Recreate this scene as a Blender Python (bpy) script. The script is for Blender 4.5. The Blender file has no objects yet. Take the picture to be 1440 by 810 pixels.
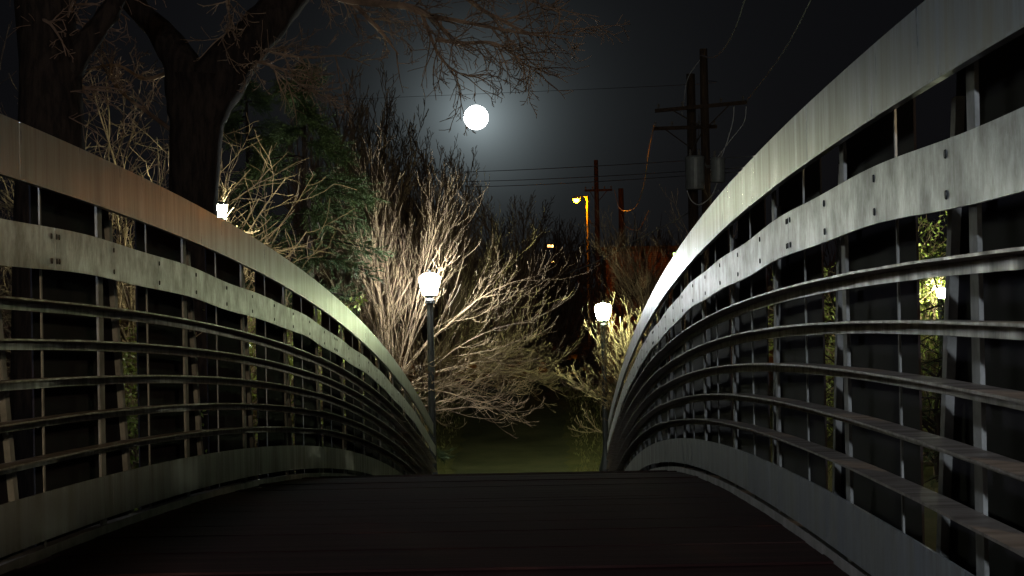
import bpy, math, random
from mathutils import Vector, Matrix, noise

# ------------------------------------------------------------------ camera, sky, light
S = bpy.context.scene
C = S.collection
R = math.radians
PXF = 3169.0            # focal length in photo pixels (1440 wide)
CAMZ = 3.5              # eye height above the far ground
ROLL = 0.01965
VX, VY = 770.0, 430.0   # where the bridge axis / horizon fall in the levelled photo


def at(px, py, d):
    """world point that stands d metres ahead and is seen at photo pixel px, py"""
    c, s = math.cos(ROLL), math.sin(ROLL)
    dx, dy = px - 720, py - 405
    a, b = 720 + c * dx - s * dy, 405 + s * dx + c * dy
    return Vector(((a - VX) * d / PXF, d, CAMZ + (VY - b) * d / PXF))


cam_d = bpy.data.cameras.new('camera')
cam = bpy.data.objects.new('camera', cam_d)
C.objects.link(cam)
S.camera = cam
cam_d.sensor_width = 36
cam_d.lens = PXF / 1440 * 36
cam_d.clip_start = 0.05
cam_d.clip_end = 6000
fwd = Vector((-(VX - 720) / PXF, 1, (VY - 405) / PXF)).normalized()
rgt = Vector((math.cos(ROLL), 0, -math.sin(ROLL)))
rgt = (rgt - fwd * rgt.dot(fwd)).normalized()
up = rgt.cross(fwd)
m = Matrix((rgt, up, -fwd)).transposed().to_4x4()
m.translation = (0, 0, CAMZ)
cam.matrix_world = m

MOON = (at(669.5, 165, 1000) - Vector((0, 0, CAMZ))).normalized()
w = bpy.data.worlds.new('World')
S.world = w
w.use_nodes = True
nt = w.node_tree
nt.nodes.clear()
N = nt.nodes.new
out = N('ShaderNodeOutputWorld')
sky = N('ShaderNodeTexSky')
sky.sky_type = 'NISHITA'
sky.sun_disc = False
sky.sun_elevation = math.asin(MOON.z)
sky.sun_rotation = math.atan2(MOON.x, MOON.y)
bg1 = N('ShaderNodeBackground')
bg1.inputs[1].default_value = 0.00002
nt.links.new(sky.outputs[0], bg1.inputs[0])
tc = N('ShaderNodeTexCoord')
dot = N('ShaderNodeVectorMath'); dot.operation = 'DOT_PRODUCT'
dot.inputs[1].default_value = MOON
nrm = N('ShaderNodeVectorMath'); nrm.operation = 'NORMALIZE'
nt.links.new(tc.outputs['Generated'], nrm.inputs[0])
nt.links.new(nrm.outputs[0], dot.inputs[0])


def mth(op, a, b=None, c=None):
    n = N('ShaderNodeMath'); n.operation = op
    for i, v in enumerate((a, b, c)):
        if v is None: continue
        if isinstance(v, (int, float)): n.inputs[i].default_value = v
        else: nt.links.new(v, n.inputs[i])
    return n.outputs[0]


# angle from the moon in degrees: thin cloud glows round the moon
cr = N('ShaderNodeVectorMath'); cr.operation = 'CROSS_PRODUCT'
nt.links.new(nrm.outputs[0], cr.inputs[0]); cr.inputs[1].default_value = MOON
ln = N('ShaderNodeVectorMath'); ln.operation = 'LENGTH'
nt.links.new(cr.outputs[0], ln.inputs[0])
ang = mth('MULTIPLY', mth('ARCTAN2', ln.outputs['Value'], dot.outputs['Value']), 57.2958)
cl = N('ShaderNodeTexNoise'); cl.inputs['Scale'].default_value = 14; cl.inputs['Detail'].default_value = 5
nt.links.new(nrm.outputs[0], cl.inputs['Vector'])
g1 = mth('MULTIPLY', mth('EXPONENT', mth('MULTIPLY', ang, -1 / 0.75)), 0.42)
g2 = mth('MULTIPLY', mth('EXPONENT', mth('MULTIPLY', ang, -1 / 2.7)), 0.022)
glow = mth('MULTIPLY', mth('ADD', g1, g2), mth('MULTIPLY_ADD', cl.outputs[0], 0.35, 0.82))
bg2 = N('ShaderNodeBackground')
bg2.inputs[0].default_value = (.82, 1.0, 1.05, 1)
nt.links.new(glow, bg2.inputs[1])
bg3 = N('ShaderNodeBackground')
bg3.inputs[0].default_value = (.85, .9, 1.15, 1)
bg3.inputs[1].default_value = 0.0033
ad = N('ShaderNodeAddShader'); ad2 = N('ShaderNodeAddShader')
nt.links.new(bg1.outputs[0], ad.inputs[0]); nt.links.new(bg2.outputs[0], ad.inputs[1])
nt.links.new(ad.outputs[0], ad2.inputs[0]); nt.links.new(bg3.outputs[0], ad2.inputs[1])
nt.links.new(ad2.outputs[0], out.inputs['Surface'])

ld = bpy.data.lights.new('moonlight', 'SUN')      # the moon's own light
ld.energy = 0.03
ld.color = (0.8, 0.9, 1.0)
ld.angle = R(0.5)
lo = bpy.data.objects.new('moonlight', ld)
C.objects.link(lo)
lo.rotation_euler = (-MOON).to_track_quat('-Z', 'Y').to_euler()
lo.location = (0, 0, 30)

S.view_settings.view_transform = 'Standard'
S.view_settings.look = 'None'
S.view_settings.gamma = 1
S.view_settings.exposure = 0
S.render.engine = 'CYCLES'
S.cycles.use_denoising = True
S.cycles.max_bounces = 4
S.cycles.diffuse_bounces = 2
S.cycles.glossy_bounces = 3
S.cycles.transparent_max_bounces = 8
S.cycles.sample_clamp_indirect = 3

rnd = random.Random(7)


# ------------------------------------------------------------------ helpers
class MB:
    """collects faces, then links them as ONE mesh"""
    def __init__(s):
        s.v = []; s.f = []; s.smooth = False

    def box(s, x0, x1, y0, y1, z0, z1):
        n = len(s.v)
        s.v += [(x0, y0, z0), (x1, y0, z0), (x1, y1, z0), (x0, y1, z0), (x0, y0, z1), (x1, y0, z1), (x1, y1, z1), (x0, y1, z1)]
        s.f += [(n, n + 3, n + 2, n + 1), (n + 4, n + 5, n + 6, n + 7), (n, n + 1, n + 5, n + 4), (n + 1, n + 2, n + 6, n + 5),
                (n + 2, n + 3, n + 7, n + 6), (n + 3, n, n + 4, n + 7)]

    def loft(s, rings, cap=True):
        n = len(s.v); k = len(rings[0])
        for r in rings: s.v += [tuple(p) for p in r]
        for i in range(len(rings) - 1):
            for j in range(k):
                a = n + i * k + j; b = n + i * k + (j + 1) % k
                s.f.append((a, b, b + k, a + k))
        if cap:
            s.f.append(tuple(n + j for j in reversed(range(k))))
            e = n + (len(rings) - 1) * k
            s.f.append(tuple(e + j for j in range(k)))

    def tube(s, pts, rad, sides=6, cap=True):
        n = len(s.v); L = len(pts)
        ref = None
        for i in range(L):
            a = pts[max(i - 1, 0)]; b = pts[min(i + 1, L - 1)]
            dx, dy, dz = b[0] - a[0], b[1] - a[1], b[2] - a[2]
            l = math.sqrt(dx * dx + dy * dy + dz * dz) or 1
            dx /= l; dy /= l; dz /= l
            if abs(dz) < .9: ux, uy, uz = -dy, dx, 0.0
            else: ux, uy, uz = 0.0, -dz, dy
            l = math.sqrt(ux * ux + uy * uy + uz * uz) or 1
            ux /= l; uy /= l; uz /= l
            if ref and ref[0] * ux + ref[1] * uy + ref[2] * uz < 0: ux, uy, uz = -ux, -uy, -uz
            ref = (ux, uy, uz)
            wx = dy * uz - dz * uy; wy = dz * ux - dx * uz; wz = dx * uy - dy * ux
            r = rad[i] if isinstance(rad, (list, tuple)) else rad
            px, py, pz = pts[i]
            for j in range(sides):
                t = 6.28318 * j / sides
                c_, s_ = math.cos(t) * r, math.sin(t) * r
                s.v.append((px + ux * c_ + wx * s_, py + uy * c_ + wy * s_, pz + uz * c_ + wz * s_))
        for i in range(L - 1):
            for j in range(sides):
                a = n + i * sides + j; b = n + i * sides + (j + 1) % sides
                s.f.append((a, b, b + sides, a + sides))
        if cap and sides > 3:
            s.f.append(tuple(n + j for j in reversed(range(sides))))
            e = n + (L - 1) * sides
            s.f.append(tuple(e + j for j in range(sides)))

    def lathe(s, cx, cy, prof, sides=16):
        rings = []
        for r, z in prof:
            rings.append([(cx + r * math.cos(6.28318 * j / sides), cy + r * math.sin(6.28318 * j / sides), z) for j in range(sides)])
        s.loft(rings)

    def build(s, name, mat, parent=None, base=None, smooth=False, link=True):
        me = bpy.data.meshes.new(name)
        if base is None:
            base = parent.get('_b', (0, 0, 0)) if parent is not None else (0, 0, 0)
        bx, by, bz = base
        me.from_pydata([(x - bx, y - by, z - bz) for x, y, z in s.v], [], s.f)
        me.materials.append(mat)
        if smooth: me.polygons.foreach_set('use_smooth', [True] * len(me.polygons))
        me.update()
        o = bpy.data.objects.new(name, me)
        C.objects.link(o)
        if parent is not None:
            o.parent = parent; o['_b'] = tuple(base)
        else:
            o.location = base
        return o


def tag(o, label=None, cat=None, group=None, kind=None):
    if label: o['label'] = label
    if cat: o['category'] = cat
    if group: o['group'] = group
    if kind: o['kind'] = kind
    return o


def thing(name, loc, label, cat, group=None):
    o = bpy.data.objects.new(name, None)
    C.objects.link(o)
    o.location = loc
    o['_b'] = tuple(loc)
    o.empty_display_size = .2
    return tag(o, label, cat, group)


def copy_thing(o, loc, rz, sc, label):
    c = o.copy(); C.objects.link(c)
    c.location = loc; c.rotation_euler = (0, 0, rz); c.scale = (sc[0], sc[0], sc[1])
    if label: c['label'] = label
    for ch in list(o.children):
        d = ch.copy(); C.objects.link(d); d.parent = c
        for g in list(ch.children):
            e = g.copy(); C.objects.link(e); e.parent = d
    return c


def mat(name, col, rough=.6, metal=0., spec=.5, col2=None, scale=5., detail=6, bump=0., rough2=None, stretch=None, emit=None, estr=0, thresh=(.35, .65), coords='Object', bscale=None, dirt=None):
    m = bpy.data.materials.new(name)
    m.use_nodes = True
    t = m.node_tree
    b = t.nodes['Principled BSDF']
    b.inputs['Base Color'].default_value = (*col, 1)
    b.inputs['Roughness'].default_value = rough
    b.inputs['Metallic'].default_value = metal
    b.inputs['Specular IOR Level'].default_value = spec
    if emit:
        b.inputs['Emission Color'].default_value = (*emit, 1)
        b.inputs['Emission Strength'].default_value = estr
    if col2 or bump or rough2:
        tc = t.nodes.new('ShaderNodeTexCoord')
        mp = t.nodes.new('ShaderNodeMapping')
        if stretch: mp.inputs['Scale'].default_value = stretch
        t.links.new(tc.outputs[coords], mp.inputs['Vector'])
        nz = t.nodes.new('ShaderNodeTexNoise')
        nz.inputs['Scale'].default_value = scale
        nz.inputs['Detail'].default_value = detail
        nz.inputs['Roughness'].default_value = .65
        t.links.new(mp.outputs[0], nz.inputs['Vector'])
        rp = t.nodes.new('ShaderNodeMapRange')
        rp.inputs['From Min'].default_value, rp.inputs['From Max'].default_value = thresh
        t.links.new(nz.outputs[0], rp.inputs['Value'])
        if col2:
            mx = t.nodes.new('ShaderNodeMix'); mx.data_type = 'RGBA'
            mx.inputs['A'].default_value = (*col, 1); mx.inputs['B'].default_value = (*col2, 1)
            t.links.new(rp.outputs[0], mx.inputs['Factor'])
            res_ = mx.outputs['Result']
            if dirt:           # a second, finer stain layer: amount, scale, stretch
                m2 = t.nodes.new('ShaderNodeMapping'); m2.inputs['Scale'].default_value = dirt[2]
                m2.inputs['Location'].default_value = (3, 7, 1)
                t.links.new(tc.outputs[coords], m2.inputs['Vector'])
                n2 = t.nodes.new('ShaderNodeTexNoise'); n2.inputs['Scale'].default_value = dirt[1]; n2.inputs['Detail'].default_value = 8; n2.inputs['Roughness'].default_value = .7
                t.links.new(m2.outputs[0], n2.inputs['Vector'])
                r3 = t.nodes.new('ShaderNodeMapRange')
                r3.inputs['From Min'].default_value = .42; r3.inputs['From Max'].default_value = .72
                r3.inputs['To Min'].default_value = 0; r3.inputs['To Max'].default_value = dirt[0]
                t.links.new(n2.outputs[0], r3.inputs['Value'])
                mx2 = t.nodes.new('ShaderNodeMix'); mx2.data_type = 'RGBA'
                mx2.inputs['B'].default_value = (.09, .065, .045, 1)
                t.links.new(r3.outputs[0], mx2.inputs['Factor']); t.links.new(res_, mx2.inputs['A'])
                res_ = mx2.outputs['Result']
            t.links.new(res_, b.inputs['Base Color'])
        if rough2 is not None:
            r2 = t.nodes.new('ShaderNodeMapRange')
            r2.inputs['To Min'].default_value = rough; r2.inputs['To Max'].default_value = rough2
            t.links.new(rp.outputs[0], r2.inputs['Value'])
            t.links.new(r2.outputs[0], b.inputs['Roughness'])
        if bump:
            bn = t.nodes.new('ShaderNodeBump')
            bn.inputs['Strength'].default_value = bump
            bn.inputs['Distance'].default_value = .02
            if bscale:
                nb = t.nodes.new('ShaderNodeTexNoise'); nb.inputs['Scale'].default_value = bscale
                nb.inputs['Detail'].default_value = 4
                t.links.new(mp.outputs[0], nb.inputs['Vector'])
                t.links.new(nb.outputs[0], bn.inputs['Height'])
            else:
                t.links.new(nz.outputs[0], bn.inputs['Height'])
            t.links.new(bn.outputs[0], b.inputs['Normal'])
    return m


M = {}
M['top'] = mat('brushed_top_plate', (.30, .335, .375), .27, .6, col2=(.19, .18, .155), scale=3, stretch=(1, 3.2, .4), rough2=.42, thresh=(.34, .66), dirt=(.7, 16, (1, 5, .3)), bump=.04, bscale=60)
M['rub'] = mat('mottled_zinc_plate', (.43, .45, .475), .38, .5, col2=(.21, .205, .19), scale=7, detail=12, rough2=.50, stretch=(1, .8, 1), thresh=(.38, .66), dirt=(.6, 24, (1, 1.4, .7)), bump=.10, bscale=45)
M['toe'] = mat('stained_toe_plate', (.30, .31, .32), .33, .6, col2=(.15, .145, .13), scale=2, stretch=(1, 3, .5), rough2=.55, dirt=(.5, 12, (1, 4, .4)))
M['bar'] = mat('weathered_steel_bar', (.25, .205, .17), .36, .6, col2=(.10, .075, .06), scale=4, stretch=(1, 3, 1), rough2=.55, bump=.03)
M['post'] = mat('dusty_post_steel', (.17, .16, .145), .6, .3, col2=(.085, .08, .07), scale=8, rough2=.7)
M['panel'] = mat('black_screen_steel', (.004, .004, .005), .8, 0, .08, col2=(.009, .006, .007), scale=4)
M['bolt'] = mat('dark_bolt', (.015, .013, .012), .6, .3, .3)
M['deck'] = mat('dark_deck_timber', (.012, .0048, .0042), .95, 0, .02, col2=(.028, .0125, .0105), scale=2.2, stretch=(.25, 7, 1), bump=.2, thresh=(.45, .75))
M['curb'] = mat('deck_edge_steel', (.22, .19, .17), .55, .4, col2=(.12, .10, .09), scale=5, rough2=.7)
M['bark'] = mat('dark_ridged_bark', (.026, .018, .014), .9, 0, .1, col2=(.010, .007, .006), scale=5, stretch=(3, 3, .5), bump=.9, thresh=(.4, .6))
M['twig'] = mat('pale_dry_twigs', (.25, .18, .105), .8, 0, .2, col2=(.07, .046, .030), scale=2.0)
M['brown'] = mat('brown_twigs', (.18, .115, .08), .85, 0, .2, col2=(.09, .055, .04), scale=3)
M['needle'] = mat('pine_needles', (.046, .066, .022), .7, 0, .25, col2=(.020, .034, .011), scale=1.5)
M['leaf'] = mat('glossy_green_leaves', (.24, .27, .06), .55, 0, .3, col2=(.14, .18, .03), scale=2.5)
M['pole'] = mat('black_lamp_post_paint', (.018, .020, .022), .45, 0, .4)
M['wood'] = mat('tarred_pole_wood', (.10, .065, .045), .9, 0, .1, col2=(.05, .035, .025), scale=4, stretch=(4, 4, .5), bump=.3)
M['wire'] = mat('bare_wire', (.6, .6, .6), .5, .2)
M['cable'] = mat('dark_cable', (.09, .08, .075), .6, .0)
M['can'] = mat('grey_transformer_paint', (.34, .36, .36), .45, .1, col2=(.26, .27, .27), scale=4)
M['ceramic'] = mat('insulator_glaze', (.25, .22, .2), .3)
M['grass'] = mat('dry_night_grass', (.056, .056, .022), .95, 0, .05, col2=(.10, .088, .040), scale=1.2, detail=10, bump=.6, bscale=14)
M['asphalt'] = mat('worn_asphalt', (.072, .066, .036), .9, 0, .08, col2=(.038, .038, .020), scale=.8, detail=10, bump=.25, bscale=30)
M['blade'] = mat('grass_blades', (.11, .11, .04), .9, 0, .1, col2=(.19, .155, .07), scale=2)
M['water'] = mat('creek_water', (.01, .012, .012), .08, 0, .5, bump=.1, scale=6)
M['brick'] = mat('red_brick', (.26, .10, .055), .85, 0, .2)
M['roof'] = mat('dark_roofing', (.04, .035, .03), .85)
M['frame'] = mat('dark_painted_frame', (.05, .045, .04), .6)
M['dglass'] = mat('unlit_window_glass', (.01, .01, .012), .5, 0, .1)
M['stone'] = mat('pale_rubble_stone', (.42, .38, .31), .9, 0, .1, col2=(.28, .25, .2), scale=3, bump=.4)
M['steelpole'] = mat('galvanised_pole', (.16, .15, .14), .5, .3)

# brick pattern
t = M['brick'].node_tree
bt = t.nodes.new('ShaderNodeTexBrick')
tcx = t.nodes.new('ShaderNodeTexCoord')
mpx = t.nodes.new('ShaderNodeMapping'); mpx.inputs['Rotation'].default_value = (R(90), 0, 0)
bt.inputs['Scale'].default_value = 2.2
bt.inputs['Color1'].default_value = (.13, .055, .035, 1); bt.inputs['Color2'].default_value = (.08, .035, .025, 1); bt.inputs['Mortar'].default_value = (.17, .14, .11, 1)
t.links.new(tcx.outputs['Object'], mpx.inputs[0]); t.links.new(mpx.outputs[0], bt.inputs[0])
t.links.new(bt.outputs[0], t.nodes['Principled BSDF'].inputs['Base Color'])


def glowmat(name, col, strength):
    m = bpy.data.materials.new(name); m.use_nodes = True
    t = m.node_tree; t.nodes.clear()
    o = t.nodes.new('ShaderNodeOutputMaterial'); e = t.nodes.new('ShaderNodeEmission')
    e.inputs[0].default_value = (*col, 1); e.inputs[1].default_value = strength
    t.links.new(e.outputs[0], o.inputs[0])
    return m


M['g_lamp'] = glowmat('lit_lamp_glass', (.93, .99, .99), 430)
M['g_lamp_green'] = glowmat('lit_greenish_lamp_glass', (.84, 1.0, .56), 430)
M['g_flood'] = glowmat('lit_lantern_glass', (.95, 1.0, .70), 700)
M['g_sodium'] = glowmat('lit_sodium_glass', (1.0, .25, .0005), 2200)
M['g_near'] = glowmat('added_near_lamp_glass', (.74, .86, 1.0), 3000)  # this and the next: glass of the unseen lamps added behind the camera
M['g_near_warm'] = glowmat('added_near_warm_lamp_glass', (1.0, .80, .52), 3000)
M['g_sodium_far'] = glowmat('lit_far_sodium_glass', (1.0, .45, .12), 12)
M['g_green'] = glowmat('lit_green_lamp', (.55, 1.0, .25), 10)
M['g_moon'] = glowmat('moon_face', (1.0, 1.0, .97), 25)

# ------------------------------------------------------------------ terrain
SP = 1.9                       # post spacing
K, D0, PH = .02193, 1.96505, .27881 - .0
HT = dict(T=.61384, t=.43316, M=.31048, m=.17627, b1=.07874, b3=-.16349, b5=-.40889, B=-.52195, b=-.67193, D=-.7335)
HT['b2'] = (HT['b1'] + HT['b3']) / 2
HT['b4'] = (HT['b3'] + HT['b5']) / 2
WR, WL = .82034, 2.44 - .82034
END = 16.1
NEAR = 2 * D0 - END


def arch(y):                   # height of the arch relative to the crest, at y metres ahead
    return CAMZ - K / 2 * (y / SP - D0) ** 2


YE, YN = END * SP, NEAR * SP
ZE = arch(YE) + HT['D']


def sst(a, b, x):
    t = min(max((x - a) / (b - a), 0), 1)
    return t * t * (3 - 2 * t)


def path_x(y):
    return -.1 - .75 * sst(31, 44, y) - 4.0 * sst(52, 110, y) * ((y - 52) / 40 if y > 52 else 0)


def ground_z(x, y):
    z = ZE - .03
    if y > YE: z = (ZE - .03) * (1 - sst(YE, 48, y))
    rav = sst(YN - 1, YN + 9, y) * (1 - sst(YE - 9, YE + 1, y))
    z -= 2.6 * rav
    px = path_x(y)
    side = sst(2.2, 12, abs(x - px))
    n = noise.noise(Vector((x * .12, y * .12, 0))) * .5 + noise.noise(Vector((x * .5, y * .5, 3))) * .12
    z += n * side * .9
    z += sst(8, 60, abs(x)) * 1.2
    z += 1.05 * sst(46, 63, y) * (1 - .5 * sst(64, 80, y))
    z += sst(95, 260, y) * 5
    return z


def axis(lo, hi, fine, coarse, a, b):
    v = []; x = lo
    while x < hi:
        v.append(x); x += fine if a <= x <= b else coarse
    v.append(hi)
    return v


mb = MB()
xs = [-1500, -700, -300, -150] + axis(-90, 90, .8, 5, -16, 16) + [150, 300, 700, 1500]
ys = [-1200, -400, -150] + axis(-70, 160, .9, 5, -28, 96) + [220, 300, 500, 900, 2500]
for y in ys:
    for x in xs: mb.v.append((x, y, ground_z(x, y)))
nx = len(xs)
for j in range(len(ys) - 1):
    for i in range(nx - 1):
        a = j * nx + i
        mb.f.append((a, a + 1, a + nx + 1, a + nx))
tag(mb.build('ground', M['grass'], smooth=True), kind='structure')

mb = MB()
yy = [YE + .05 + i * .45 for i in range(160)]
for y in yy:
    px = path_x(y); hw = 1.2
    for k in range(5):
        x = px - hw + k * hw / 2 + (0 if 0 < k < 4 else (rnd.random() - .5) * .22)
        mb.v.append((x, y, ground_z(x, y) + .03))
for j in range(len(yy) - 1):
    for i in range(4):
        a = j * 5 + i
        mb.f.append((a, a + 1, a + 6, a + 5))
tag(mb.build('footpath', M['asphalt'], smooth=True), kind='structure')

mb = MB()
for x0 in range(-60, 60, 10):
    mb.v += [(x0, -2, ZE - 2.45), (x0 + 10, -2, ZE - 2.45), (x0 + 10, 8, ZE - 2.45), (x0, 8, ZE - 2.45)]
    n = len(mb.v); mb.f.append((n - 4, n - 3, n - 2, n - 1))
tag(mb.build('creek_water', M['water']), kind='structure')

# grass tufts near the lamps (what stands in the light)
mb = MB()
g = random.Random(3)
for i in range(26000):
    y = 33 + 45 * g.random() ** 1.2
    x = g.uniform(-6, 6)
    if abs(x - path_x(y)) < 1.3 + .12 * g.random(): continue
    z = ground_z(x, y); h = g.uniform(.04, .13); a = g.uniform(0, 3.14); q = .012
    lx, ly = g.gauss(0, .04), g.gauss(0, .04)
    n = len(mb.v)
    mb.v += [(x - q * math.cos(a), y - q * math.sin(a), z - .01), (x + q * math.cos(a), y + q * math.sin(a), z - .01), (x + lx, y + ly, z + h)]
    mb.f.append((n, n + 1, n + 2))
tag(mb.build('grass', M['blade']), 'short rough grass beside the footpath beyond the bridge', 'grass', kind='stuff')

# ------------------------------------------------------------------ the bridge
bridge = thing('footbridge', (0, 0, 0), 'arched steel footbridge with curved metal plate railings and dark timber deck', 'footbridge')
STEP = SP / 8


def strip(mb, x0, x1, hlo, hhi, ya, yb, step=STEP, wob=None):
    """a bar of rectangular section that follows the arch; butt ends"""
    n = max(1, int(round((yb - ya) / step)))
    rings = []
    for i in range(n + 1):
        y = ya + (yb - ya) * i / n
        z = arch(y)
        w0 = wob(y) if wob else 0
        rings.append([(x0, y, z + hlo + w0), (x1, y, z + hlo + w0), (x1, y, z + hhi + w0), (x0, y, z + hhi + w0)])
    mb.loft(rings)


# deck
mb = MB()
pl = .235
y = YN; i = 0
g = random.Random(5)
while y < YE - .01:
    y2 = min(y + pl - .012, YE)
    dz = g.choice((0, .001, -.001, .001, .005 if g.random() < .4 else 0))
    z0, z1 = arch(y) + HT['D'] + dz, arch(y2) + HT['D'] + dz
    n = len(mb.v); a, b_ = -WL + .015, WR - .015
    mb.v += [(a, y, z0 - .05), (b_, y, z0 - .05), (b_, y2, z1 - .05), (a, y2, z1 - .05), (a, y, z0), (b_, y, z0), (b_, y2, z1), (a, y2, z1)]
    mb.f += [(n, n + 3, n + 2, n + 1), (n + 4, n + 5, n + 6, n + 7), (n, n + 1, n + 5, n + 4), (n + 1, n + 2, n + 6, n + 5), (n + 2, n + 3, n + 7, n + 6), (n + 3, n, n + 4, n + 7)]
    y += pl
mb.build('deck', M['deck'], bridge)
# stringer beams and abutments below
mb = MB()
for x in (-WL + .12, -.4, WR - .22):
    strip(mb, x, x + .1, HT['D'] - .36, HT['D'] - .055, YN, YE)
mb.build('beam', M['panel'], bridge)
for y0, y1 in ((YN - .6, YN - .01), (YE + .01, YE + .6)):
    mb = MB(); zt = ZE - .06
    mb.box(-WL - .3, WR + .3, y0, y1, zt - 3.2, zt)
    mb.build('abutment', M['stone'], bridge)

SIDES = ((1, WR), (-1, -WL))
Y0 = max(YN, -6 * SP)


def xr(sgn, X, a, b):            # a, b are distances INSIDE the post plane
    p, q = X - sgn * a, X - sgn * b
    return min(p, q), max(p, q)


bolt_count = 0
for sgn, X in SIDES:
    # curb angle at the deck edge
    mb = MB(); a, b_ = xr(sgn, X, -.03, .012)
    strip(mb, a, b_, HT['D'] - .20, HT['D'] + .03, YN, YE)
    mb.build('curb', M['curb'], bridge)
    # top plate in sections with fine seams, lower lip turned inwards
    seams = [3.57 + 4.93 * k for k in range(-4, 3)]
    ed = [YN] + [s_ * SP for s_ in seams if YN < s_ * SP < YE] + [YE]
    mb = MB()
    for p, q in zip(ed[:-1], ed[1:]):
        a, b_ = xr(sgn, X, .026, .033)
        strip(mb, a, b_, HT['t'], HT['T'], p + .006, q - .006, SP / 16)
        a, b_ = xr(sgn, X, .033, .045)
        strip(mb, a, b_, HT['t'], HT['t'] + .006, p + .006, q - .006, SP / 16)
        a, b_ = xr(sgn, X, .026, .002)
        strip(mb, a, b_, HT['T'] - .006, HT['T'], p + .006, q - .006, SP / 16)
    mb.build('top_rail', M['top'], bridge)
    # rub rail plate (slightly wavy)
    ms = [3.77 + 4.93 * k for k in range(-4, 3)]
    ed = [YN] + [s_ * SP for s_ in ms if YN < s_ * SP < YE] + [YE + .12]
    mb = MB()
    wob = lambda y: .006 * math.sin(y * 1.1 + X) + .004 * math.sin(y * 2.7)
    for p, q in zip(ed[:-1], ed[1:]):
        a, b_ = xr(sgn, X, .044, .052)
        strip(mb, a, b_, HT['m'], HT['M'], p + .004, q - .004, SP / 16, wob)
    rub = mb.build('rub_rail', M['rub'], bridge)
    # bolts: a pair at every post and baluster
    for yb in [(PH + .5 * k) * SP for k in range(2, 26)] + [ms_ * SP + o_ for ms_ in (3.77, 8.7) for o_ in (-.055, .055)]:
        for hz in (HT['M'] - .028, HT['m'] + .028):
            mb = MB(); zz = arch(yb) + hz + wob(yb)
            x0 = X - sgn * .0525
            ring = lambda xx, r: [(xx, yb + r * math.cos(R(36 * j)), zz + r * math.sin(R(36 * j))) for j in range(10)]
            mb.loft([ring(x0, .0095), ring(x0 - sgn * .003, .0085)])
            mb.build('bolt', M['bolt'], rub)
    # splice plates' extra bolt pair
    # horizontal angle bars
    for key in ('b1', 'b2', 'b3', 'b4', 'b5'):
        mb = MB(); h = HT[key]
        cuts = [YN, 7.98 * SP, 12.9 * SP, YE]
        for ci, (p, q) in enumerate(zip(cuts[:-1], cuts[1:])):
            dzc = (.003 if ci % 2 else -.003)
            a, b_ = xr(sgn, X, .004, .072)
            strip(mb, a, b_, h - .004 + dzc, h + .002 + dzc, p + .004, q - .004, SP / 2)
            a, b_ = xr(sgn, X, .004, .010)
            strip(mb, a, b_, h - .030 + dzc, h - .0045 + dzc, p + .004, q - .004, SP / 2)
        mb.build('rail_bar', M['bar'], bridge)
    # toe plate
    mb = MB(); a, b_ = xr(sgn, X, .030, .036)
    tcuts = [YN] + [(PH + k) * SP for k in range(-6, 17) if k % 2 == 0 and YN < (PH + k) * SP < YE] + [YE]
    for p, q in zip(tcuts[:-1], tcuts[1:]):
        strip(mb, a, b_, HT['b'], HT['B'], p + .002, q - .002, SP / 4)
    mb.build('toe_plate', M['toe'], bridge)
    # posts and balusters
    k = -5
    while (PH + k * .5) < END:
        d = PH + k * .5
        yb = d * SP
        if yb > YN + .1:
            z = arch(yb)
            mb = MB()
            if k % 2 == 0:
                a, b_ = xr(sgn, X, -.006, .003)
                mb.box(a, b_, yb - .042, yb + .042, z + HT['D'] - .12, z + HT['T'] - .012)
                post = mb.build('post', M['post'], bridge)
            else:
                a, b_ = xr(sgn, X, -.002, .003)
                mb.box(a, b_, yb - .009, yb + .009, z + HT['D'] - .06, z + HT['t'] + .03)
                mb.build('baluster', M['post'], bridge)
        k += 1
    # dark outer screen panels and leaning braces
    for k in range(-3, 16):
        Xo = X + sgn * .08
        d0, d1t, d1b = PH + k + .62, PH + k + 1.30, PH + k + 1.50
        if d1b > END: d1b = d1t = END
        if d0 * SP > YN and d0 < END:
            mb = MB(); n = 6; rings = []
            for j in range(n + 1):
                f = j / n
                yb_, yt = (d0 + (d1b - d0) * f) * SP, (d0 + (d1t - d0) * f) * SP
                xo = Xo + sgn * .006
                rings.append([(Xo, yb_, arch(yb_) + HT['D'] - .25), (xo, yb_, arch(yb_) + HT['D'] - .25), (xo, yt, arch(yt) + HT['T'] - .03), (Xo, yt, arch(yt) + HT['T'] - .03)])
            mb.loft(rings)
            mb.build('screen_panel', M['panel'], bridge)
        db, dt = (PH + k + .50) * SP, (PH + k + .275) * SP
        if db > YN and db < YE:
            mb = MB(); a, b_ = min(Xo, Xo - sgn * .02), max(Xo, Xo - sgn * .02)
            zb, zt = arch(db) + HT['D'] - .2, arch(dt) + HT['t']
            wd = .028
            a -= .0 ; 
            mb.loft([[(a, db - wd, zb), (b_, db - wd, zb), (b_, db + wd, zb), (a, db + wd, zb)], [(a, dt - wd, zt), (b_, dt - wd, zt), (b_, dt + wd, zt), (a, dt + wd, zt)]])
            mb.build('brace', M['post'], bridge)


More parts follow.
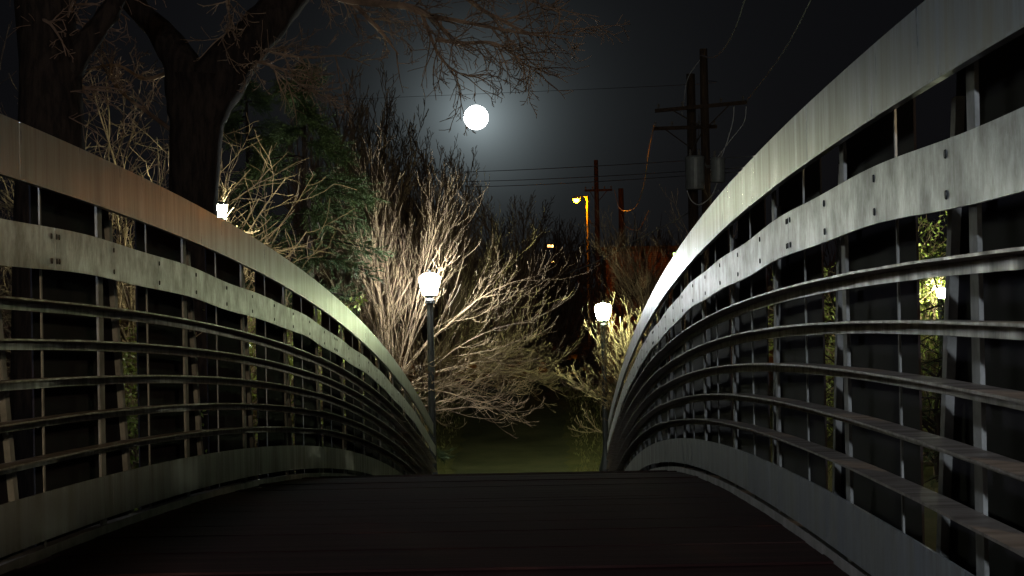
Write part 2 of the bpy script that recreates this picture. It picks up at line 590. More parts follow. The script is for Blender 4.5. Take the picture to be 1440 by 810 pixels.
# ------------------------------------------------------------------ lamps
def lamp_post(px, py, d, label, hw=.17, group='acorn lamp posts beside the footpath', gm='g_lamp', name='lamp_post'):
    c = at(px, py, d)
    zg = ground_z(c.x, c.y)
    t = thing(name, (c.x, c.y, zg), label, 'lamp post', group)
    mb = MB()
    zb = c.z - hw * 1.05
    mb.lathe(c.x, c.y, [(.15, zg - .05), (.15, zg + .12), (.10, zg + .3), (.062, zg + .5), (.055, zb - .9), (.05, zb - .16), (.075, zb - .13), (.075, zb - .09), (.05, zb - .05), (.09, zb - .01)], 12)
    mb.build('post', M['pole'], t)
    mb = MB()
    mb.lathe(c.x, c.y, [(hw * .62, zb), (hw * .70, zb + hw * .2), (hw * .93, zb + hw * 1.05), (hw, zb + hw * 1.45), (hw * .95, zb + hw * 1.68), (hw * .72, zb + hw * 1.90), (hw * .4, zb + hw * 2.02)], 20)
    gl = mb.build('lamp_glass', M[gm], t, smooth=True)
    mb = MB()
    z1 = zb + hw * 2.025
    mb.lathe(c.x, c.y, [(hw * .38, z1), (hw * .3, z1 + hw * .07), (hw * .1, z1 + hw * .14), (.02, z1 + hw * .22), (.012, z1 + hw * .36)], 12)
    mb.build('finial', M['pole'], t)
    return t


lamp_post(604, 399, 36, 'tall lit acorn lamp post in front of the pale spreading tree, left of the path')
lamp_post(848, 438, 46, 'lit acorn lamp post right of the path beside the right railing', gm='g_lamp_green')
lamp_post(1322, 412, 40, 'lit lamp post glimpsed among green leaves through the right railing', .09, gm='g_flood')

# unseen lamps added behind the camera to account for light on the near rails
def added_lamp(x, y, z, label, gm):
    px = VX + x * PXF / y
    zg = ground_z(x, y)
    t = thing('lamp_post', (x, y, zg), label, 'lamp post', 'unseen lamp posts added behind the camera')
    mb = MB(); mb.lathe(x, y, [(.15, zg - .05), (.15, zg + .12), (.08, zg + .4), (.06, z - .3), (.1, z - .2)], 12)
    mb.build('post', M['pole'], t)
    mb = MB(); mb.lathe(x, y, [(.10, z - .19), (.17, z), (.19, z + .1), (.12, z + .2)], 16)
    mb.build('lamp_glass', M[gm], t, smooth=True)
    mb = MB(); mb.lathe(x, y, [(.13, z + .21), (.05, z + .27), (.01, z + .33)], 12)
    mb.build('finial', M['pole'], t)


added_lamp(-2.5, -5.5, CAMZ + 3.5, 'unseen white lamp post added behind the camera, left of the bridge', 'g_near')
added_lamp(4.3, -7, CAMZ + 2.4, 'unseen warm lamp post added behind the camera, right of the bridge', 'g_near_warm')

# lantern by the big trunk
c = at(309, 295, 32)
zg = ground_z(c.x, c.y)
t = thing('lantern_post', (c.x, c.y, zg), 'small bright square lantern on a post beside the big trunk above the left rail', 'lantern')
mb = MB()
mb.lathe(c.x, c.y, [(.08, zg - .05), (.06, zg + .3), (.045, c.z - .13), (.06, c.z - .10)], 10)
mb.build('post', M['pole'], t)
mb = MB()
q = .085
rot_ = R(20)
cs, sn = math.cos(rot_), math.sin(rot_)
sq = lambda h, z: [(c.x + h * (cs * i - sn * j), c.y + h * (sn * i + cs * j), z) for i, j in ((-1, -1), (1, -1), (1, 1), (-1, 1))]
mb.loft([sq(q * .75, c.z - .095), sq(q, c.z + .07)])
mb.build('lantern_glass', M['g_flood'], t)
mb = MB()
mb.loft([sq(q * 1.15, c.z + .072), sq(q * .2, c.z + .12)])
mb.build('cap', M['pole'], t)

#
# ------------------------------------------------------------------ utility poles
def cyl(mb, a, b, r, sides=8, r2=None):
    mb.tube([tuple(a), tuple(b)], [r, r2 or r], sides)


def utility_pole(px, ptop, d, r, label, arms=(), group='wooden utility poles'):
    p = at(px, ptop, d); zg = ground_z(p.x, p.y)
    t = thing('utility_pole', (p.x, p.y, zg), label, 'utility pole', group)
    mb = MB(); cyl(mb, (p.x, p.y, zg - .3), (p.x, p.y, p.z), r * 1.25, 12, r * .85)
    mb.build('pole', M['wood'], t, smooth=False)
    for (xa, ya, xb, yb) in arms:
        a, b = at(xa, ya, d - r * 1.3), at(xb, yb, d - r * 1.3)
        mb = MB(); h = .06
        mb.loft([[(a.x, a.y - h, a.z - h), (a.x, a.y + h, a.z - h), (a.x, a.y + h, a.z + h), (a.x, a.y - h, a.z + h)],
                 [(b.x, b.y - h, b.z - h), (b.x, b.y + h, b.z - h), (b.x, b.y + h, b.z + h), (b.x, b.y - h, b.z + h)]])
        arm = mb.build('crossarm', M['wood'], t)
        for f in (.04, .3, .72, .96):
            q = a.lerp(b, f); mb = MB()
            mb.lathe(q.x, q.y, [(.02, q.z + h), (.02, q.z + h + .05), (.05, q.z + h + .06), (.03, q.z + h + .1), (.05, q.z + h + .12), (.015, q.z + h + .17)], 8)
            mb.build('insulator', M['ceramic'], arm)
        mid = a.lerp(b, .5)
        for f in (.2, .8):
            q = a.lerp(b, f)
            mb = MB(); cyl(mb, (q.x, q.y - .075, q.z - .06), (p.x, q.y - .075, mid.z - .75), .02, 5)
            mb.build('brace', M['wood'], t)
    return t, p


UD = 75
ta, pa = utility_pole(989, 69, UD, .15, 'tall wooden utility pole with a long crossarm and grey transformers', ((921, 156, 1050, 144),))
tb, pb = utility_pole(971, 104, UD + 2.5, .17, 'thicker wooden utility pole just behind the transformer pole', ((918, 181, 1008, 178),))
# transformers hang on the pole
for (x0, x1, y0, y1, lb) in ((964, 990, 219, 267, 'larger grey transformer can hung left of the utility pole'), (1000, 1019, 221, 257, 'smaller grey transformer can hung right of the utility pole')):
    a, b = at(x0, y1, UD - .3), at(x1, y0, UD - .3)
    cx, r = (a.x + b.x) / 2, (b.x - a.x) / 2
    t = thing('transformer', (cx, a.y, a.z), lb, 'transformer', 'transformers on the utility pole')
    mb = MB(); mb.lathe(cx, a.y, [(r * .9, a.z), (r, a.z + .03), (r, b.z - .1), (r * 1.04, b.z - .09), (r * 1.04, b.z - .05), (r * .85, b.z)], 18)
    mb.build('tank', M['can'], t, smooth=False)
    for k in (-1, 1):
        mb = MB(); mb.lathe(cx + k * r * .45, a.y, [(.04, b.z - .02), (.05, b.z + .06), (.03, b.z + .1), (.045, b.z + .14), (.02, b.z + .22)], 8)
        mb.build('bushing', M['ceramic'], t)
    mb = MB(); mb.box(min(cx, pa.x), max(cx, pa.x), a.y + r * .2, a.y + r * .2 + .05, b.z - .35, b.z - .25)
    mb.build('bracket', M['frame'], t)

utility_pole(838, 225, 130, .14, 'dark utility pole right of the orange street light with short crossarm', ((822, 268, 861, 267),))
utility_pole(873, 265, 128, .17, 'short thick dark utility pole without a crossarm, right of the crossarm pole')

# sodium street light
p = at(826, 276, 112); zg = ground_z(p.x, p.y)
t = thing('street_light', (p.x, p.y, zg), 'glowing orange street light on a slim steel pole beside the utility poles', 'street light')
mb = MB(); cyl(mb, (p.x, p.y, zg - .2), (p.x, p.y, p.z), .10, 10, .07)
mb.build('pole', M['steelpole'], t)
q = at(810.5, 281.5, 111.8)
mb = MB()
mb.tube([(p.x, p.y, p.z - .15), ((p.x * 2 + q.x) / 3, p.y, p.z + .02), ((p.x + q.x * 3) / 4, p.y, q.z + .2), (q.x + .1, q.y, q.z + .16)], .03, 6)
mb.build('arm', M['steelpole'], t)
mb = MB()
mb.loft([[(q.x + i * w_, q.y + j * .14, q.z + h) for i, j in ((-1, -1), (1, -1), (1, 1), (-1, 1))] for w_, h in ((.2, .065), (.22, .12), (.12, .2))])
mb.build('lamp_head', M['steelpole'], t)
mb = MB(); mb.lathe(q.x, q.y, [(.03, q.z - .13), (.11, q.z - .08), (.15, q.z + .0), (.14, q.z + .062)], 12)
mb.build('lamp_glass', M['g_sodium'], t, smooth=True)


def small_light(px, py, d, hw, gm, label, name='street_light', cat='street light', group=None):
    q = at(px, py, d); zg = ground_z(q.x, q.y)
    t = thing(name, (q.x + hw + .3, q.y, zg), label, cat, group)
    mb = MB(); cyl(mb, (q.x + hw + .3, q.y, zg - .2), (q.x + hw + .3, q.y, q.z + .25), .08, 8, .06)
    mb.tube([(q.x + hw + .3, q.y, q.z + .18), (q.x, q.y, q.z + .22)], .03, 6)
    mb.build('pole', M['steelpole'], t)
    mb = MB(); mb.box(q.x - hw, q.x + hw, q.y - .15, q.y + .15, q.z + .101, q.z + .2)
    mb.build('lamp_head', M['steelpole'], t)
    mb = MB(); mb.box(q.x - hw, q.x + hw, q.y - .14, q.y + .14, q.z - .1, q.z + .1)
    mb.build('lamp_glass', M[gm], t)


small_light(774, 346, 200, .25, 'g_sodium_far', 'tiny amber light low between the dark trees, the upper of two')
small_light(777, 368.5, 230, .17, 'g_sodium_far', 'faint amber light below the brighter amber one in the dark trees')
small_light(950, 359, 100, .1, 'g_green', 'small greenish light at the edge of the right top rail')


# wires
def wire(pts, d0, d1, r, label, sag=0, m_='wire', group='overhead wires', name='power_line'):
    P = []
    n = len(pts)
    raw = [at(x, y, d0 + (d1 - d0) * i / (n - 1)) for i, (x, y) in enumerate(pts)]
    if n == 2:
        for i in range(25):
            f = i / 24; q = raw[0].lerp(raw[1], f); q.z -= sag * 4 * f * (1 - f); P.append(tuple(q))
    else:                     # Catmull-Rom through the points
        for i in range(n - 1):
            a = raw[max(i - 1, 0)]; b = raw[i]; c_ = raw[i + 1]; d_ = raw[min(i + 2, n - 1)]
            for k in range(6):
                f = k / 6
                q = .5 * ((2 * b) + (c_ - a) * f + (2 * a - 5 * b + 4 * c_ - d_) * f * f + (3 * b - a - 3 * c_ + d_) * f ** 3)
                P.append(tuple(q))
        P.append(tuple(raw[-1]))
    mb = MB(); mb.tube(P, r, 5)
    return tag(mb.build(name, M[m_], base=P[0]), label, 'wire', group)


wire([(984, 77), (1000, 81), (1015, 72), (1032, 44), (1047, 0), (1062, -60), (1072, -130)], UD, 52, .02, 'pale wire rising in a curve from the top of the transformer pole')
wire([(1050, 142), (1078, 106), (1108, 62), (1140, 0), (1180, -90)], UD, 54, .02, 'pale wire rising to the right from the crossarm end')
wire([(1100, 217), (560, 243)], 70, 170, .018, 'uppermost of the three long wires crossing behind the transformers', .15)
wire([(1100, 232), (560, 255)], 70, 172, .018, 'middle of the three long wires crossing behind the transformers', .2)
wire([(1100, 237), (560, 262)], 71, 175, .018, 'lowest of the three long wires crossing behind the transformers', .25)
wire([(985, 112), (930, 121), (440, 141)], 77, 190, .014, 'thin dark wire passing just above the moon', m_='cable')
wire([(700, 418), (760, 396), (830, 372), (890, 340), (960, 304), (1010, 268)], 95, 76, .022, 'thick cable slanting up from the trees to the transformer pole', m_='wire')
wire([(990, 77), (968, 108), (962, 140), (958, 165)], UD, UD + .5, .012, 'thin wire dropping left from the transformer pole top', group='hanging pole cables')
wire([(920, 175), (912, 215), (905, 262), (893, 292), (876, 296), (868, 288)], UD, 122, .016, 'long slack wire hanging from the left end of the crossarm', group='hanging pole cables')
wire([(1032, 150), (1030, 172), (1022, 200), (1014, 222)], UD - .4, UD - .4, .016, 'short lead from the right crossarm end to the small transformer', group='hanging pole cables')
wire([(1049, 150), (1046, 172), (1028, 196), (1009, 221)], UD - .5, UD - .4, .012, 'outer lead looping down to the small transformer', group='hanging pole cables')
wire([(972, 218), (976, 205), (982, 190), (983, 160)], UD - .5, UD - .3, .012, 'thin lead rising from the large transformer to the crossarm', m_='cable', group='hanging pole cables')
wire([(966, 268), (972, 282), (984, 288), (1000, 276), (1008, 258)], UD - .5, UD - .5, .016, 'cable loop hanging below both transformers', group='hanging pole cables')
wire([(873, 300), (880, 318), (896, 324), (905, 312), (912, 296)], 128, 120, .02, 'drooping cable loop right of the thick dark pole', group='hanging pole cables')
wire([(826, 300), (832, 315), (838, 318)], 112, 120, .022, 'upper short cable between the street light and crossarm pole', group='hanging pole cables')
wire([(826, 311), (832, 314), (838, 313)], 112, 129, .022, 'second short cable between street light and crossarm pole', group='hanging pole cables')
wire([(853, 352), (862, 364), (873, 362), (878, 350)], 126, 127, .024, 'orange lit cable loop in front of the brick wall', group='hanging pole cables')
wire([(854, 362), (862, 378), (871, 391), (882, 399)], 126, 122, .024, 'orange lit cable slanting down across the brick wall', group='hanging pole cables')
wire([(864, 268), (868, 284), (871, 300)], 130, 128, .018, 'short wire from the crossarm end to the thick dark pole', group='hanging pole cables')

# ------------------------------------------------------------------ brick building
a, b = at(852, 354, 122), at(948, 354, 122)
zg = min(ground_z(a.x, a.y), ground_z(b.x, b.y)) - .3
zt = a.z
bl = thing('brick_building', ((a.x + b.x) / 2, a.y, zg), 'low brick building glowing orange behind the bare branches and dark poles', 'building')
mb = MB(); mb.box(a.x, b.x, a.y, a.y + 7, zg, zt); mb.build('wall', M['brick'], bl)
mb = MB(); mb.box(a.x - .25, b.x + .25, a.y - .25, a.y + 7.25, zt + .003, zt + .25); mb.build('roof', M['roof'], bl)
for fx in (.28, .74):
    x = a.x + (b.x - a.x) * fx
    mb = MB(); z0 = zt - 2.6
    mb.box(x - .62, x + .62, a.y - .06, a.y - .004, z0 - .07, z0); mb.box(x - .62, x + .62, a.y - .06, a.y - .004, z0 + 1.1, z0 + 1.18)
    mb.box(x - .62, x - .55, a.y - .05, a.y - .004, z0 + .002, z0 + 1.098); mb.box(x + .55, x + .62, a.y - .05, a.y - .004, z0 + .002, z0 + 1.098)
    wn = mb.build('window', M['frame'], bl)
    mb = MB(); mb.box(x - .548, x + .548, a.y - .03, a.y - .006, z0 + .003, z0 + 1.097); mb.build('pane', M['dglass'], wn)


# ------------------------------------------------------------------ trees
def rvec(g):
    return Vector((g.gauss(0, 1), g.gauss(0, 1), g.gauss(0, 1))).normalized()


def branch(g, mbs, p, d, L, r, lev, cfg):
    """one tapering limb that wanders, then its side shoots; lev 0 = thickest"""
    maxlev = cfg['lev']
    n = cfg['seg'][min(lev, len(cfg['seg']) - 1)]
    pts = [p.copy()]; rad = [r]
    dirs = []
    tip = cfg.get('tip', .25)
    q = p.copy(); dd = d.normalized()
    for i in range(n):
        dd = (dd + rvec(g) * cfg['wob'] + Vector((0, 0, cfg['up'][min(lev, len(cfg['up']) - 1)])) * (i / n + .3)).normalized()
        q = q + dd * (L / n)
        pts.append(q.copy()); rad.append(max(r * (1 - (1 - tip) * (i + 1) / n), cfg['rmin'])); dirs.append(dd.copy())
    mb = mbs[0] if lev < cfg.get('trunklev', 1) else mbs[1]
    mb.tube([tuple(v) for v in pts], rad, cfg['sides'][min(lev, len(cfg['sides']) - 1)], cap=False)
    if lev >= maxlev:
        if 'tipfn' in cfg: cfg['tipfn'](g, mbs[2], pts, dirs)
        return
    nk = cfg['kids'][lev]
    for k in range(nk):
        f = cfg['start'][lev] + (1 - cfg['start'][lev]) * (k + g.random()) / nk
        i = min(int(f * n), n - 1)
        pos = pts[i].lerp(pts[i + 1], f * n - i)
        ax = dirs[i]
        side = ax.cross(rvec(g)).normalized()
        an = R(g.uniform(*cfg['ang'][lev]))
        nd = ax * math.cos(an) + side * math.sin(an)
        if 'bias' in cfg: nd = (nd + cfg['bias']).normalized()
        ln_ = L * cfg['len'][lev] * g.uniform(.6, 1.15) * (1.15 - .55 * f)
        branch(g, mbs, pos, nd, ln_, max(rad[i] * cfg['rr'], cfg['rmin']), lev + 1, cfg)


def bare_tree(name, base, limbs, cfg, label, mtrunk, mtwig, group=None, seed=1, cat='tree'):
    """limbs: list of (start offset, direction, length, radius)"""
    g = random.Random(seed)
    t = thing(name, base, label, cat, group)
    mbs = (MB(), MB(), MB())
    for off, d, L, r in limbs:
        branch(g, mbs, Vector(base) + Vector(off), Vector(d), L, r, 0, cfg)
    if mbs[0].f: mbs[0].build('trunk', mtrunk, t, smooth=True)
    if mbs[1].f: mbs[1].build('crown', mtwig, t)
    if mbs[2].f: mbs[2].build('leaves', M['leaf'], t)
    return t


def gpos(px, d):
    p = at(px, 500, d)
    return (p.x, p.y, ground_z(p.x, p.y))


g0 = random.Random(11)
# spreading pale tree round the first lamp: trunk, then many arching limbs
cfgA = dict(lev=3, seg=[10, 7, 5, 3], wob=.085, up=[-.07, .10, .26, .34], kids=[7, 4, 2], start=[.25, .15, .2], ang=[(14, 40), (18, 48), (22, 55)],
            len=[.55, .56, .5], rr=.58, rmin=.0034, sides=[6, 4, 3, 3], tip=.3)


def spread(name, px, d, n, zl, amin, amax, emin, emax, L, label, seed, mt, cfg=cfgA, cat='tree', r=.019, trunk=1.2, droop=0.):
    g = random.Random(seed)
    base = gpos(px, d)
    limbs = [((0, 0, -.1), (0, 0, 1), trunk, .13)]
    for k in range(n):
        a = R(amin + (amax - amin) * (k + g.random()) / n)
        e = R(emin + (emax - emin) * g.random() ** 1.15)
        ln_ = L * g.uniform(.82, 1.12) * (.78 + .55 * math.sin(e))
        limbs.append(((0, 0, zl + g.random() * .7), (math.cos(a) * math.cos(e), math.sin(a) * math.cos(e), math.sin(e)), ln_, r))
    return bare_tree(name, base, limbs, cfg, label, mt, mt, seed=seed, cat=cat)


spread('spreading_tree', 548, 37.3, 38, 1.15, 0, 360, 5, 84, 2.5, 'pale bare spreading tree with arching twigs brightly lit by the left lamp', 4, M['twig'])
spread('spreading_tree', 596, 49.0, 22, 1.5, -75, 80, 4, 60, 3.0, 'dimmer bare tree reaching right over the path, behind the lit spreading tree', 9, M['twig'])
cfgD = dict(cfgA); cfgD['wob'] = .1; cfgD['kids'] = [6, 4, 2]; cfgD['rmin'] = .006; cfgD['up'] = [.05, .2, .3, .3]
spread('bare_bush', 912, 46.0, 17, .5, 80, 290, 2, 65, 1.75, 'bare bush with upturned twig tips lit by the right lamp', 24, M['twig'], cfgD, 'bush', .024, .6)
spread('bare_bush', 955, 52, 20, .8, 0, 360, 35, 85, 2.9, 'taller bare bush behind the right lamp, against the brick building', 22, M['brown'], cfgA, 'bush', .024, .8)

# tall upright trees behind
cfgU = dict(lev=3, seg=[10, 7, 5, 3], wob=.06, up=[.08, .16, .2, .2], kids=[14, 7, 4], start=[.15, .1, .15], ang=[(18, 38), (18, 38), (20, 45)],
            len=[.42, .45, .45], rr=.55, rmin=.008, sides=[6, 4, 3, 3], tip=.25)
base = gpos(548, 56)
limbs = [((0, 0, -.1), (-.08, .0, 1), 6.3, .12), ((.1, 0, .4), (.35, 0, 1), 5.2, .08), ((-.1, 0, .4), (-.35, .1, 1), 5.6, .08), ((0, 0, .4), (.15, -.3, 1), 5.0, .07), ((0, 0, .4), (-.15, .3, 1), 5.4, .07)]
up1 = bare_tree('upright_tree', base, limbs, cfgU, 'tall bare upright tree left of the moon, behind the lit tree', M['brown'], M['brown'], 'bare upright trees in the background', seed=31)
for px, d, rz, sc, lb in ((480, 60, 1.3, (1.05, 1.2), 'bare upright tree rising behind the dark conifer'),
                          (628, 62, 2.6, (.95, .98), 'bare upright tree directly below the moon'),
                          (700, 66, 4.0, (.9, .82), 'shorter bare upright tree right of the moon, above the path'),
                          (748, 88, .8, (1.2, .95), 'dark bare tree under the orange street light, beyond the path'),
                          (795, 98, 2.0, (1.2, .88), 'low dark bare tree near the foot of the street light pole'),
                          (905, 96, 3.1, (1.2, .85), 'dark bare tree before the right half of the brick building'),
                          (590, 80, 5.1, (1.4, 1.2), 'far bare upright tree behind the one below the moon'),
                          (840, 84, 1.1, (2.0, .27), 'low wide dark thicket across the far end of the path'),
                          (770, 86, 4.1, (2.0, .24), 'low dark thicket left of the far end of the path'),
                          (525, 68, 5.7, (1.2, 1.3), 'tallest bare upright tree, right of the dark conifer top')):
    copy_thing(up1, gpos(px, d), rz, sc, lb)

# big dark tree, left foreground
TD = 30
tr = thing('broad_tree', gpos(275, TD), 'massive dark forked tree with ridged bark rising above the left railing', 'tree')
mb = MB()
gz = tr['_b'][2]
tp = [at(272, 640, TD), at(271, 400, TD), at(271, 290, TD), at(273, 200, TD), at(280, 140, TD), at(282, 105, TD)]
tp[0].z = gz - .2
mb.tube([tuple(v) for v in tp], [.58, .40, .32, .33, .37, .43], 20)


def limb(mb, pts, radii, sides=12, d=TD):
    P = []
    Rr = []
    raw = [at(x, y, d + dz) for x, y, dz in pts]
    n = len(raw)
    for i in range(n - 1):
        a = raw[max(i - 1, 0)]; b = raw[i]; c_ = raw[i + 1]; e_ = raw[min(i + 2, n - 1)]
        for k in range(5):
            f = k / 5
            P.append(tuple(.5 * ((2 * b) + (c_ - a) * f + (2 * a - 5 * b + 4 * c_ - e_) * f * f + (3 * b - a - 3 * c_ + e_) * f ** 3)))
            Rr.append(radii[i] + (radii[i + 1] - radii[i]) * f)
    P.append(tuple(raw[-1])); Rr.append(radii[-1])
    mb.tube(P, Rr, sides)
    return P


limb(mb, [(278, 215, 0), (284, 160, 0), (308, 108, 0), (352, 55, 0), (398, 5, .1), (440, -60, .3), (470, -130, .6)], [.22, .36, .37, .29, .24, .21, .18])
limb(mb, [(274, 215, 0), (268, 155, 0), (255, 95, 0), (228, 50, .2), (190, 5, .4), (150, -60, .6)], [.2, .32, .26, .18, .16, .13])
# fine displacement for ridges
nv = []
for (x, y, z) in mb.v:
    n = noise.noise(Vector((x * 9, y * 9, z * 2.2))) * .035 + noise.noise(Vector((x * 3, y * 3, z * 1.5))) * .06
    nv.append((x + n, y + n, z))
mb.v = nv
mb.build('trunk', M['bark'], tr, smooth=True)
# crown: drooping limbs over the frame top, to the right
mbs = (MB(), MB(), MB())
gt = random.Random(23)
cfgT = dict(lev=2, seg=[7, 6, 4], wob=.17, up=[-.12, -.04, .02], kids=[6, 4], start=[.1, .15], ang=[(25, 65), (25, 65)], len=[.55, .55], rr=.6, rmin=.0045, sides=[5, 4, 3], tip=.3, trunklev=0)
mains = [
    ([(415, -40, .1), (470, -8, 0), (520, 3, 0), (580, 10, -.2), (612, 30, -.4), (640, 62, -.5)], [.09, .07, .055, .045, .03, .015]),
    ([(560, 5, -.2), (600, 20, -.3), (640, 28, -.5), (690, 38, -.6), (745, 48, -.8), (800, 55, -1)], [.04, .035, .03, .022, .015, .006]),
    ([(640, -20, -.4), (670, 8, -.5), (700, 25, -.6), (740, 45, -.6), (770, 46, -.7), (822, 52, -.9)], [.035, .03, .025, .018, .012, .005]),
    ([(612, 55, -.4), (650, 60, -.4), (692, 60, -.5), (720, 75, -.5), (745, 95, -.6), (765, 108, -.7)], [.03, .025, .022, .015, .01, .005]),
    ([(470, -8, 0), (500, 8, .1), (520, 28, .1), (540, 50, .2), (560, 76, .2)], [.045, .035, .028, .02, .008]),
    ([(590, 12, -.2), (605, 50, -.3), (618, 78, -.3), (640, 100, -.4), (672, 108, -.5)], [.03, .024, .018, .012, .006]),
    ([(640, -20, -.4), (700, -12, -.6), (760, 5, -.8), (790, 20, -.9)], [.035, .025, .014, .005]),
    ([(330, -30, .1), (318, 0, 0), (322, 30, -.2), (310, 55, -.3)], [.02, .016, .012, .006]),
    ([(352, 60, .0), (388, 74, -.2), (430, 80, -.3), (480, 78, -.6), (520, 92, -.8)], [.024, .022, .014, .01, .005]),
    ([(335, 85, 0), (370, 88, -.2), (400, 100, -.3), (420, 118, -.5), (442, 130, -.6)], [.024, .022, .016, .01, .005]),
    ([(252, 92, .1), (205, 110, .8), (160, 90, 1.0), (110, 100, 1.2)], [.04, .026, .016, .007]),
    ([(268, 205, .0), (210, 160, .5), (170, 130, .8), (140, 90, 1.0)], [.035, .026, .016, .007]),
]
for mi, (pts, rr) in enumerate(mains):
    P = limb(mbs[1], pts, [q_ * 1.05 for q_ in rr], 6)
    for k in range(2, len(P) - 1):
        for rep in range(1):
            if gt.random() < .25: continue
            f = k / len(P)
            v = Vector(P[k]); ax = (Vector(P[k + 1]) - Vector(P[k - 1])).normalized()
            side = ax.cross(rvec(gt)).normalized()
            nd = (ax * .7 + side * .8 + Vector((.05, 0, -.15 if gt.random() < .6 else .1))).normalized()
            branch(gt, mbs, v, nd, gt.uniform(.35, .85), .011, 0 if gt.random() < .55 else 1, cfgT)
mbs[1].build('crown', mat('reddish_twigs', (.27, .18, .12), .85, 0, .2, col2=(.08, .05, .035), scale=2), tr)

# second big trunk, far left
p0 = gpos(60, 26)
tr2 = thing('broad_tree', p0, 'very dark thick trunk at the far left edge above the railing', 'tree')
mb = MB()
tp = [at(66, 640, 26), at(68, 300, 26), at(70, 180, 26), at(66, 80, 26.1), at(58, -20, 26.2), at(50, -120, 26.2)]
tp[0].z = p0[2] - .2
mb.tube([tuple(v) for v in tp], [.55, .42, .38, .35, .33, .3], 16)
limb(mb, [(80, 130, 0), (110, 70, .1), (150, 20, .2), (185, -40, .3)], [.2, .15, .12, .1], 10, 26)
mb.v = [(x + noise.noise(Vector((x * 9, y * 9, z * 2.2))) * .05, y, z) for x, y, z in mb.v]
mb.build('trunk', M['bark'], tr2, smooth=True)
mbs = (MB(), MB(), MB())
for k in range(16):
    v = at(gt.uniform(20, 110), gt.uniform(-60, 130), 26 + gt.uniform(-.2, .4))
    branch(gt, mbs, v, Vector((gt.uniform(-.6, .8), gt.uniform(-.5, .5), gt.uniform(-.3, .6))), gt.uniform(.7, 1.4), .022, 0, cfgT)
mbs[1].build('crown', M['brown'], tr2)


# tangled pale shrubs behind the big tree
def shrub(px, d, h, n, label, seed, mt, leaf=0, kids=(7, 4), spread=(15, 80), group=None, name='bare_shrub', zoff=.1):
    g = random.Random(seed)
    base = gpos(px, d)
    limbs = []
    for k in range(n):
        a = g.uniform(0, 6.283); e = R(g.uniform(*spread))
        limbs.append(((0, 0, zoff + g.random() * h * .4), (math.cos(a) * math.cos(e), math.sin(a) * math.cos(e), math.sin(e)), h * g.uniform(.5, .8), .03))
    limbs.append(((0, 0, -.1), (0, 0, 1), h * .6, .06))
    cfg = dict(lev=2, seg=[8, 6, 4], wob=.24, up=[.04, .03, .05], kids=list(kids), start=[.15, .15], ang=[(25, 70), (25, 65)], len=[.5, .5], rr=.6, rmin=.006, sides=[5, 3, 3], tip=.3)
    if leaf:
        def tipfn(g, mb, pts, dirs):
            for q in pts[1:]:
                for _ in range(leaf):
                    c_ = q + rvec(g) * .09; u = rvec(g) * g.uniform(.03, .055); v = u.cross(rvec(g)).normalized() * .018
                    n_ = len(mb.v)
                    mb.v += [tuple(c_ - u), tuple(c_ + v), tuple(c_ + u), tuple(c_ - v)]
                    mb.f.append((n_, n_ + 1, n_ + 2, n_ + 3))
        cfg['tipfn'] = tipfn
    return bare_tree(name, base, limbs, cfg, label, mt, mt, group, seed, 'shrub' if h < 5 else 'tree')


shrub(190, 34.3, 6.0, 54, 'tangled pale bare tree lit behind and left of the massive trunk', 51, M['twig'], name='tangled_tree')
shrub(338, 34.5, 4.1, 15, 'pale twiggy shrub around the small square lantern', 52, M['twig'], kids=(5, 3))
shrub(95, 40, 8.0, 34, 'taller tangled bare tree between the two dark trunks', 53, M['brown'], name='tangled_tree')
# leafy shrubs seen in strips through the left screen
for px, d, h, sd, lb in ((165, 30.5, 3.1, 61, 'leafy green shrub seen through the left rail, leftmost lit strip'),
                         (275, 34.5, 3.1, 62, 'leafy green shrub behind the left rail below the massive trunk'),
                         (352, 35, 3.0, 63, 'bright leafy shrub behind the left rail below the small lantern'),
                         (415, 36, 2.9, 64, 'leafy shrub behind the left rail beneath the conifer'),
                         ):
    shrub(px, d, h, 26, lb, sd, M['twig'], leaf=3, kids=(6, 4), group='leafy shrubs behind the left railing', name='leafy_shrub')


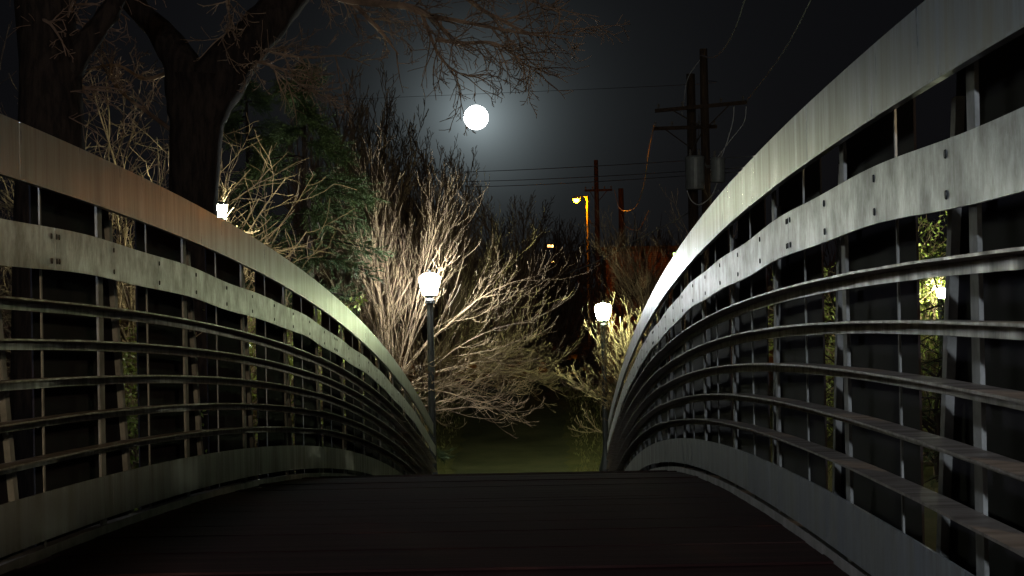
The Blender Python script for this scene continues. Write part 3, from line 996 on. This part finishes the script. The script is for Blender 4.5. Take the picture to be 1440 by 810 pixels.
# conifers
def conifer(px, d, h, rad, nb, label, seed, ztop=None, name='pine_tree', start=.12, dens=1.0, group=None):
    g = random.Random(seed)
    base = Vector(gpos(px, d))
    t = thing(name, tuple(base), label, 'pine tree', group)
    mt = MB(); mt.tube([tuple(base + Vector((0, 0, -.1))), tuple(base + Vector((.05, 0, h * .5))), tuple(base + Vector((0, 0, h)))], [.16, .09, .015], 8)
    mc = MB(); mw = mt
    for k in range(nb):
        f = start + (1 - start) * (k + g.random()) / nb
        z = h * f; L = rad * (1 - f) ** .7 * g.uniform(.6, 1.25) + .15
        a = g.uniform(0, 6.283)
        dd = Vector((math.cos(a), math.sin(a), g.uniform(.05, .35))).normalized()
        q = base + Vector((0, 0, z)); n = 6; pts = [tuple(q)]
        for i in range(n):
            dd = (dd + Vector((0, 0, -.14 + .10 * i / n)) + rvec(g) * .07).normalized()
            q = q + dd * (L / n); pts.append(tuple(q))
        mw.tube(pts, [.022, .02, .016, .013, .01, .008, .005], 4, cap=False)
        for i in range(1, n + 1):
            for s_ in range(int(5 * dens) + 1):
                o = Vector(pts[i]) + rvec(g) * .05
                sd = (dd * .8 + rvec(g) * .55 + Vector((0, 0, -.05))).normalized(); sl = g.uniform(.2, .5) * (1.2 - .5 * i / n)
                for j in range(int(26 * dens)):
                    c_ = o + sd * sl * g.random()
                    nd = (sd * .9 + rvec(g) * .6).normalized() * g.uniform(.07, .14)
                    w_ = nd.cross(rvec(g)).normalized() * .006
                    n_ = len(mc.v)
                    mc.v += [tuple(c_ - w_), tuple(c_ + w_), tuple(c_ + nd)]
                    mc.f.append((n_, n_ + 1, n_ + 2))
    mw.build('trunk', M['bark'], t, smooth=True)
    mc.build('crown', M['needle'], t)
    return t


conifer(432, 36.5, 7.1, 2.1, 52, 'dark green pine left of the lit spreading tree', 71, dens=1.1)
conifer(352, 46, 8.3, 2.2, 60, 'darker pine partly hidden behind the massive forked trunk', 72, dens=.9)
# right side, seen through the gaps
conifer(1362, 37, 5.0, 1.5, 34, 'pine lit green seen through the right railing beside its lamp', 73, start=.03, dens=.45, group='pines behind the right railing')
conifer(1385, 66, 6.5, 2.4, 50, 'pine farther behind the lamp glimpsed through the right railing', 74, start=.03, dens=.8, group='pines behind the right railing')
shrub(1312, 41.5, 4.5, 70, 'leafy green tree lit from in front, seen through the right railing', 75, M['twig'], leaf=4, kids=(6, 4), name='leafy_tree')

g = random.Random(5)
shrub(1316, 38.2, 4.4, 16, 'dark leafless branches in front of the lit leaves behind the right railing', 77, M['bark'], kids=(5, 3), name='bare_shrub')

# far woods: one dark mass of bare crowns
mb = MB(); g = random.Random(90)
for i in range(5200):
    x = g.uniform(-70, 70); y = g.uniform(135, 190)
    z = ground_z(x, y); h = 5.5 + 3.5 * noise.noise(Vector((x * .06, y * .03, 0))) + g.uniform(-2, 2)
    a = Vector((x, y, z + h * g.random() * .6))
    d = (Vector((0, 0, 1)) + rvec(g) * .6).normalized()
    l = g.uniform(1, 2.8)
    mb.tube([tuple(a), tuple(a + d * l * .5), tuple(a + (d + Vector((0, 0, .3))) * l)], [.06, .035, .012], 3, cap=False)
tag(mb.build('far_woods', M['brown']), 'dark mass of bare woods beyond the poles', 'woods', kind='stuff')

# moon
mp = MOON * 3000 + Vector((0, 0, CAMZ))
bm_r = 17.1 / PXF * 3000
mb = MB(); rings = []
for i in range(1, 16):
    t_ = math.pi * i / 16
    rings.append([(mp.x + bm_r * math.sin(t_) * math.cos(6.28318 * j / 32), mp.y + bm_r * math.sin(t_) * math.sin(6.28318 * j / 32), mp.z - bm_r * math.cos(t_)) for j in range(32)])
mb.loft(rings)
tag(mb.build('moon', M['g_moon'], base=tuple(mp), smooth=True), 'bright full moon with a pale halo above the bare trees', 'moon')

for o in bpy.data.objects:
    if '_b' in o.keys(): del o['_b']
